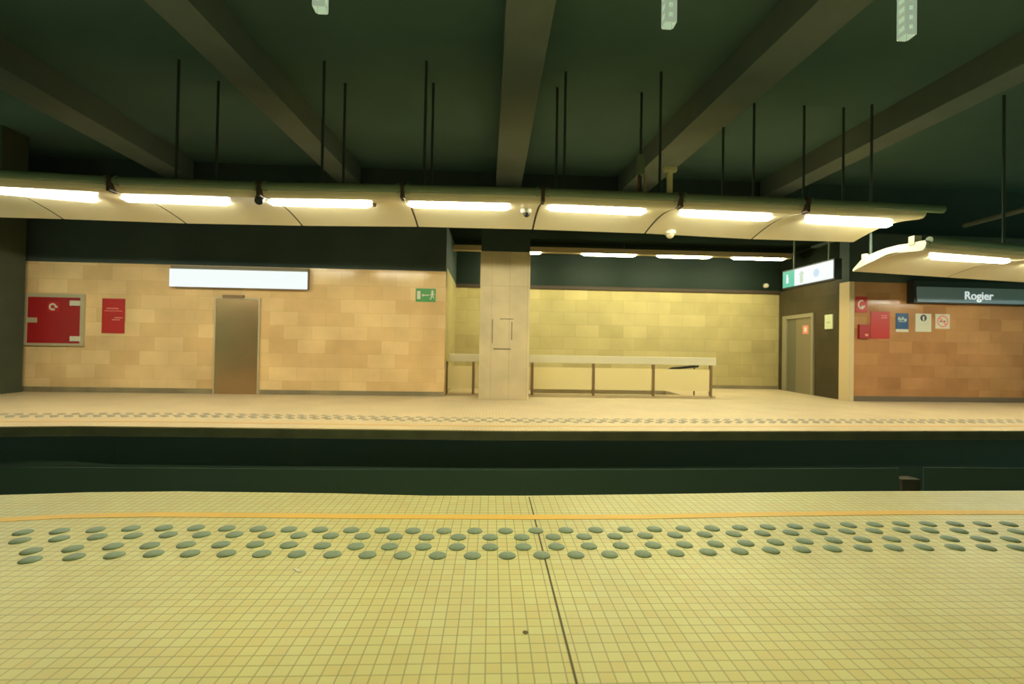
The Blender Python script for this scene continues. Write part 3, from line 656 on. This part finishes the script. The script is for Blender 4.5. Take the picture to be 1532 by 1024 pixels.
# lamps of the near canopy
np_ = None
for k, x in enumerate((-1.05, 1.05)):
    if np_ is None: np_ = t = light('tube_light', '', (x, 2.25, NZ+.085), 0, 1.52, M_TUBE_N, 'tube lights under the near canopy')
    else: t = copy_tree(np_); t.location = (x, 2.25, NZ+.085)
    t['label'] = 'fluorescent tube light under the near canopy overhead, %s of two' % ['left', 'right'][k]

# ------------------------------------------------------------------ small things on and under the canopies
p = pz(388, 300, ZD+.03); fy = p.y-.02
t = thing('surveillance_camera', 'black camera hanging from the front pipe of the long canopy at left', 'camera', (p.x, fy, ZD+.0))
q1 = pY(388, 274, fy); q2 = pY(388, 291, fy); q3 = pY(391, 304, fy)
MB().tube(q1, q2, .035, 12).build('bracket', M_BLACK, parent=t); MB().tube(q2+Vector((0,.06,.015)), q3+Vector((0,-.08,0)), .07, 14, .055).build('body', M_BLACK, parent=t, smooth=True)
p = pz(787, 316, ZD+.09)
t = thing('dome_camera', 'white based dark dome camera under the long canopy, above the pillar', 'camera', (p.x, p.y, p.z))
MB().tube((p.x, p.y, p.z+.02), (p.x, p.y, p.z-.035), .085, 18, .075).build('mount', M_WHITE, parent=t, smooth=True); MB().ball((p.x+.01, p.y, p.z-.045), .05).build('dome', M_BLACK, parent=t, smooth=True)
p = pz(1001, 350, ZD-.0); p.y -= .05
t = thing('dome_camera', 'small tan dome hanging under the rear edge of the long canopy', 'camera', (p.x, p.y, p.z))
MB().tube((p.x, p.y, p.z+.05), (p.x, p.y, p.z-.02), .09, 16).build('mount', M_CANOPY, parent=t, smooth=True); MB().ball((p.x, p.y, p.z-.02), .07).build('dome', M_STEELF, parent=t, smooth=True)
p = pz(560, 306.5, ZD+.09)
tag(MB().tube((p.x, p.y, p.z+.02), (p.x, p.y, p.z-.03), .03, 12).build('sensor', M_POST), 'small brown round sensor between two tube lights under the long canopy', 'sensor')
M_TAN = mat('tan_paint', (.85, .72, .42), .5); TY = pz(1001, 296, ZD+.185).y+.05
a = pY(992, 250, TY); b = pY(1012, 258, TY); s0 = pY(998.5, 258, TY); s1 = pY(1005, 290, TY)
t = thing('t_post', 'pale T-shaped post standing on top of the long canopy', 'post', (s0.x, TY, s1.z))
MB().box((s0.x, TY-.03, s1.z-.02), (s1.x, TY+.03, b.z)).build('stem', M_TAN, parent=t); MB().box((a.x, TY-.05, b.z), (b.x, TY+.05, a.z)).build('crossbar', M_TAN, parent=t, bevel=.02)
t = thing('cable_mast', 'thin dark double mast standing on the long canopy beside the T-shaped post', 'mast', (pY(960, 280, TY).x, TY, pY(960, 286, TY).z))
for x, M in ((956, mat('red_brown', (.16, .06, .035), .6)), (965, mat('tan_strut', (.35, .25, .13), .6))):
    a = pY(x, 262, TY); b = pY(x-1, 288, TY); MB().tube(b-Vector((0,0,.05)), a, .017, 8).build('strut', M, parent=t)
a = pY(953.5, 232, TY); b = pY(963.5, 262, TY); MB().box((a.x, TY-.04, b.z), (b.x, TY+.04, a.z)).build('box', M_PIPE, parent=t)
# round duct crossing the hall at the right
a = pY(1433, 340, 11.0); d = pY(1523, 316, 11.0*(1433-734)/(1523-734.))
dirv = (d-a); MB().path([a+dirv*.12, a+dirv*1.8], .06).build('conduit', M_BEAM); o = bpy.data.objects['conduit']; tag(o, 'grey conduit crossing the hall above the lower canopy at far right', 'conduit')
# pale slotted metal struts hanging over the track, given an added glow
def glow_strut(x0, x1, yb, label, LY=4.1):
    a = pY(x0, yb, LY); b = pY(x1, yb, LY); wd = .105; c = (a.x+b.x)/2; zb = a.z
    t = thing('hanging_strut', label, 'hanging strut', (c, LY, zb), 'slotted struts hanging over the track')
    hw = wd/2
    mb = MB()
    mb.box((c-hw, LY-hw, zb), (c-hw+.035, LY-hw+.012, CEIL-.06)).box((c+hw-.035, LY-hw, zb), (c+hw, LY-hw+.012, CEIL-.06))
    mb.box((c-hw+.012, LY+hw-.012, zb), (c+hw-.012, LY+hw, CEIL-.06))
    z = zb; k = 0
    while z < CEIL-.12:
        mb.box((c-hw+.035, LY-hw+.001, z), (c+hw-.035, LY-hw+.011, z+.045)); z += .085
    mb.build('slotted_front', M_STRUT, parent=t)
    for s in (-1, 1):
        xa = c+s*hw; xb = c+s*(hw-.010); mb = MB(); z = zb
        mb.box((min(xa,xb), LY+hw-.03, zb), (max(xa,xb), LY+hw-.0125, CEIL-.06))
        while z < CEIL-.12:
            mb.box((min(xa,xb), LY-hw+.012, z), (max(xa,xb), LY+hw-.03, z+.04)); z += .085
        mb.build('side_louvre', M_STRUT, parent=t)
    MB().box((c-.08, LY-.08, CEIL-.06), (c+.08, LY+.08, CEIL)).build('ceiling_plate', M_BLACK, parent=t)
glow_strut(472, 487, 15, 'pale green slotted strut with an added glow hanging from the dark ceiling, leftmost of three')
glow_strut(991, 1010, 38, 'pale green slotted strut with an added glow hanging from the dark ceiling, middle of three')
glow_strut(1345, 1366, 56, 'pale green slotted strut with an added glow hanging from the dark ceiling, rightmost of three')
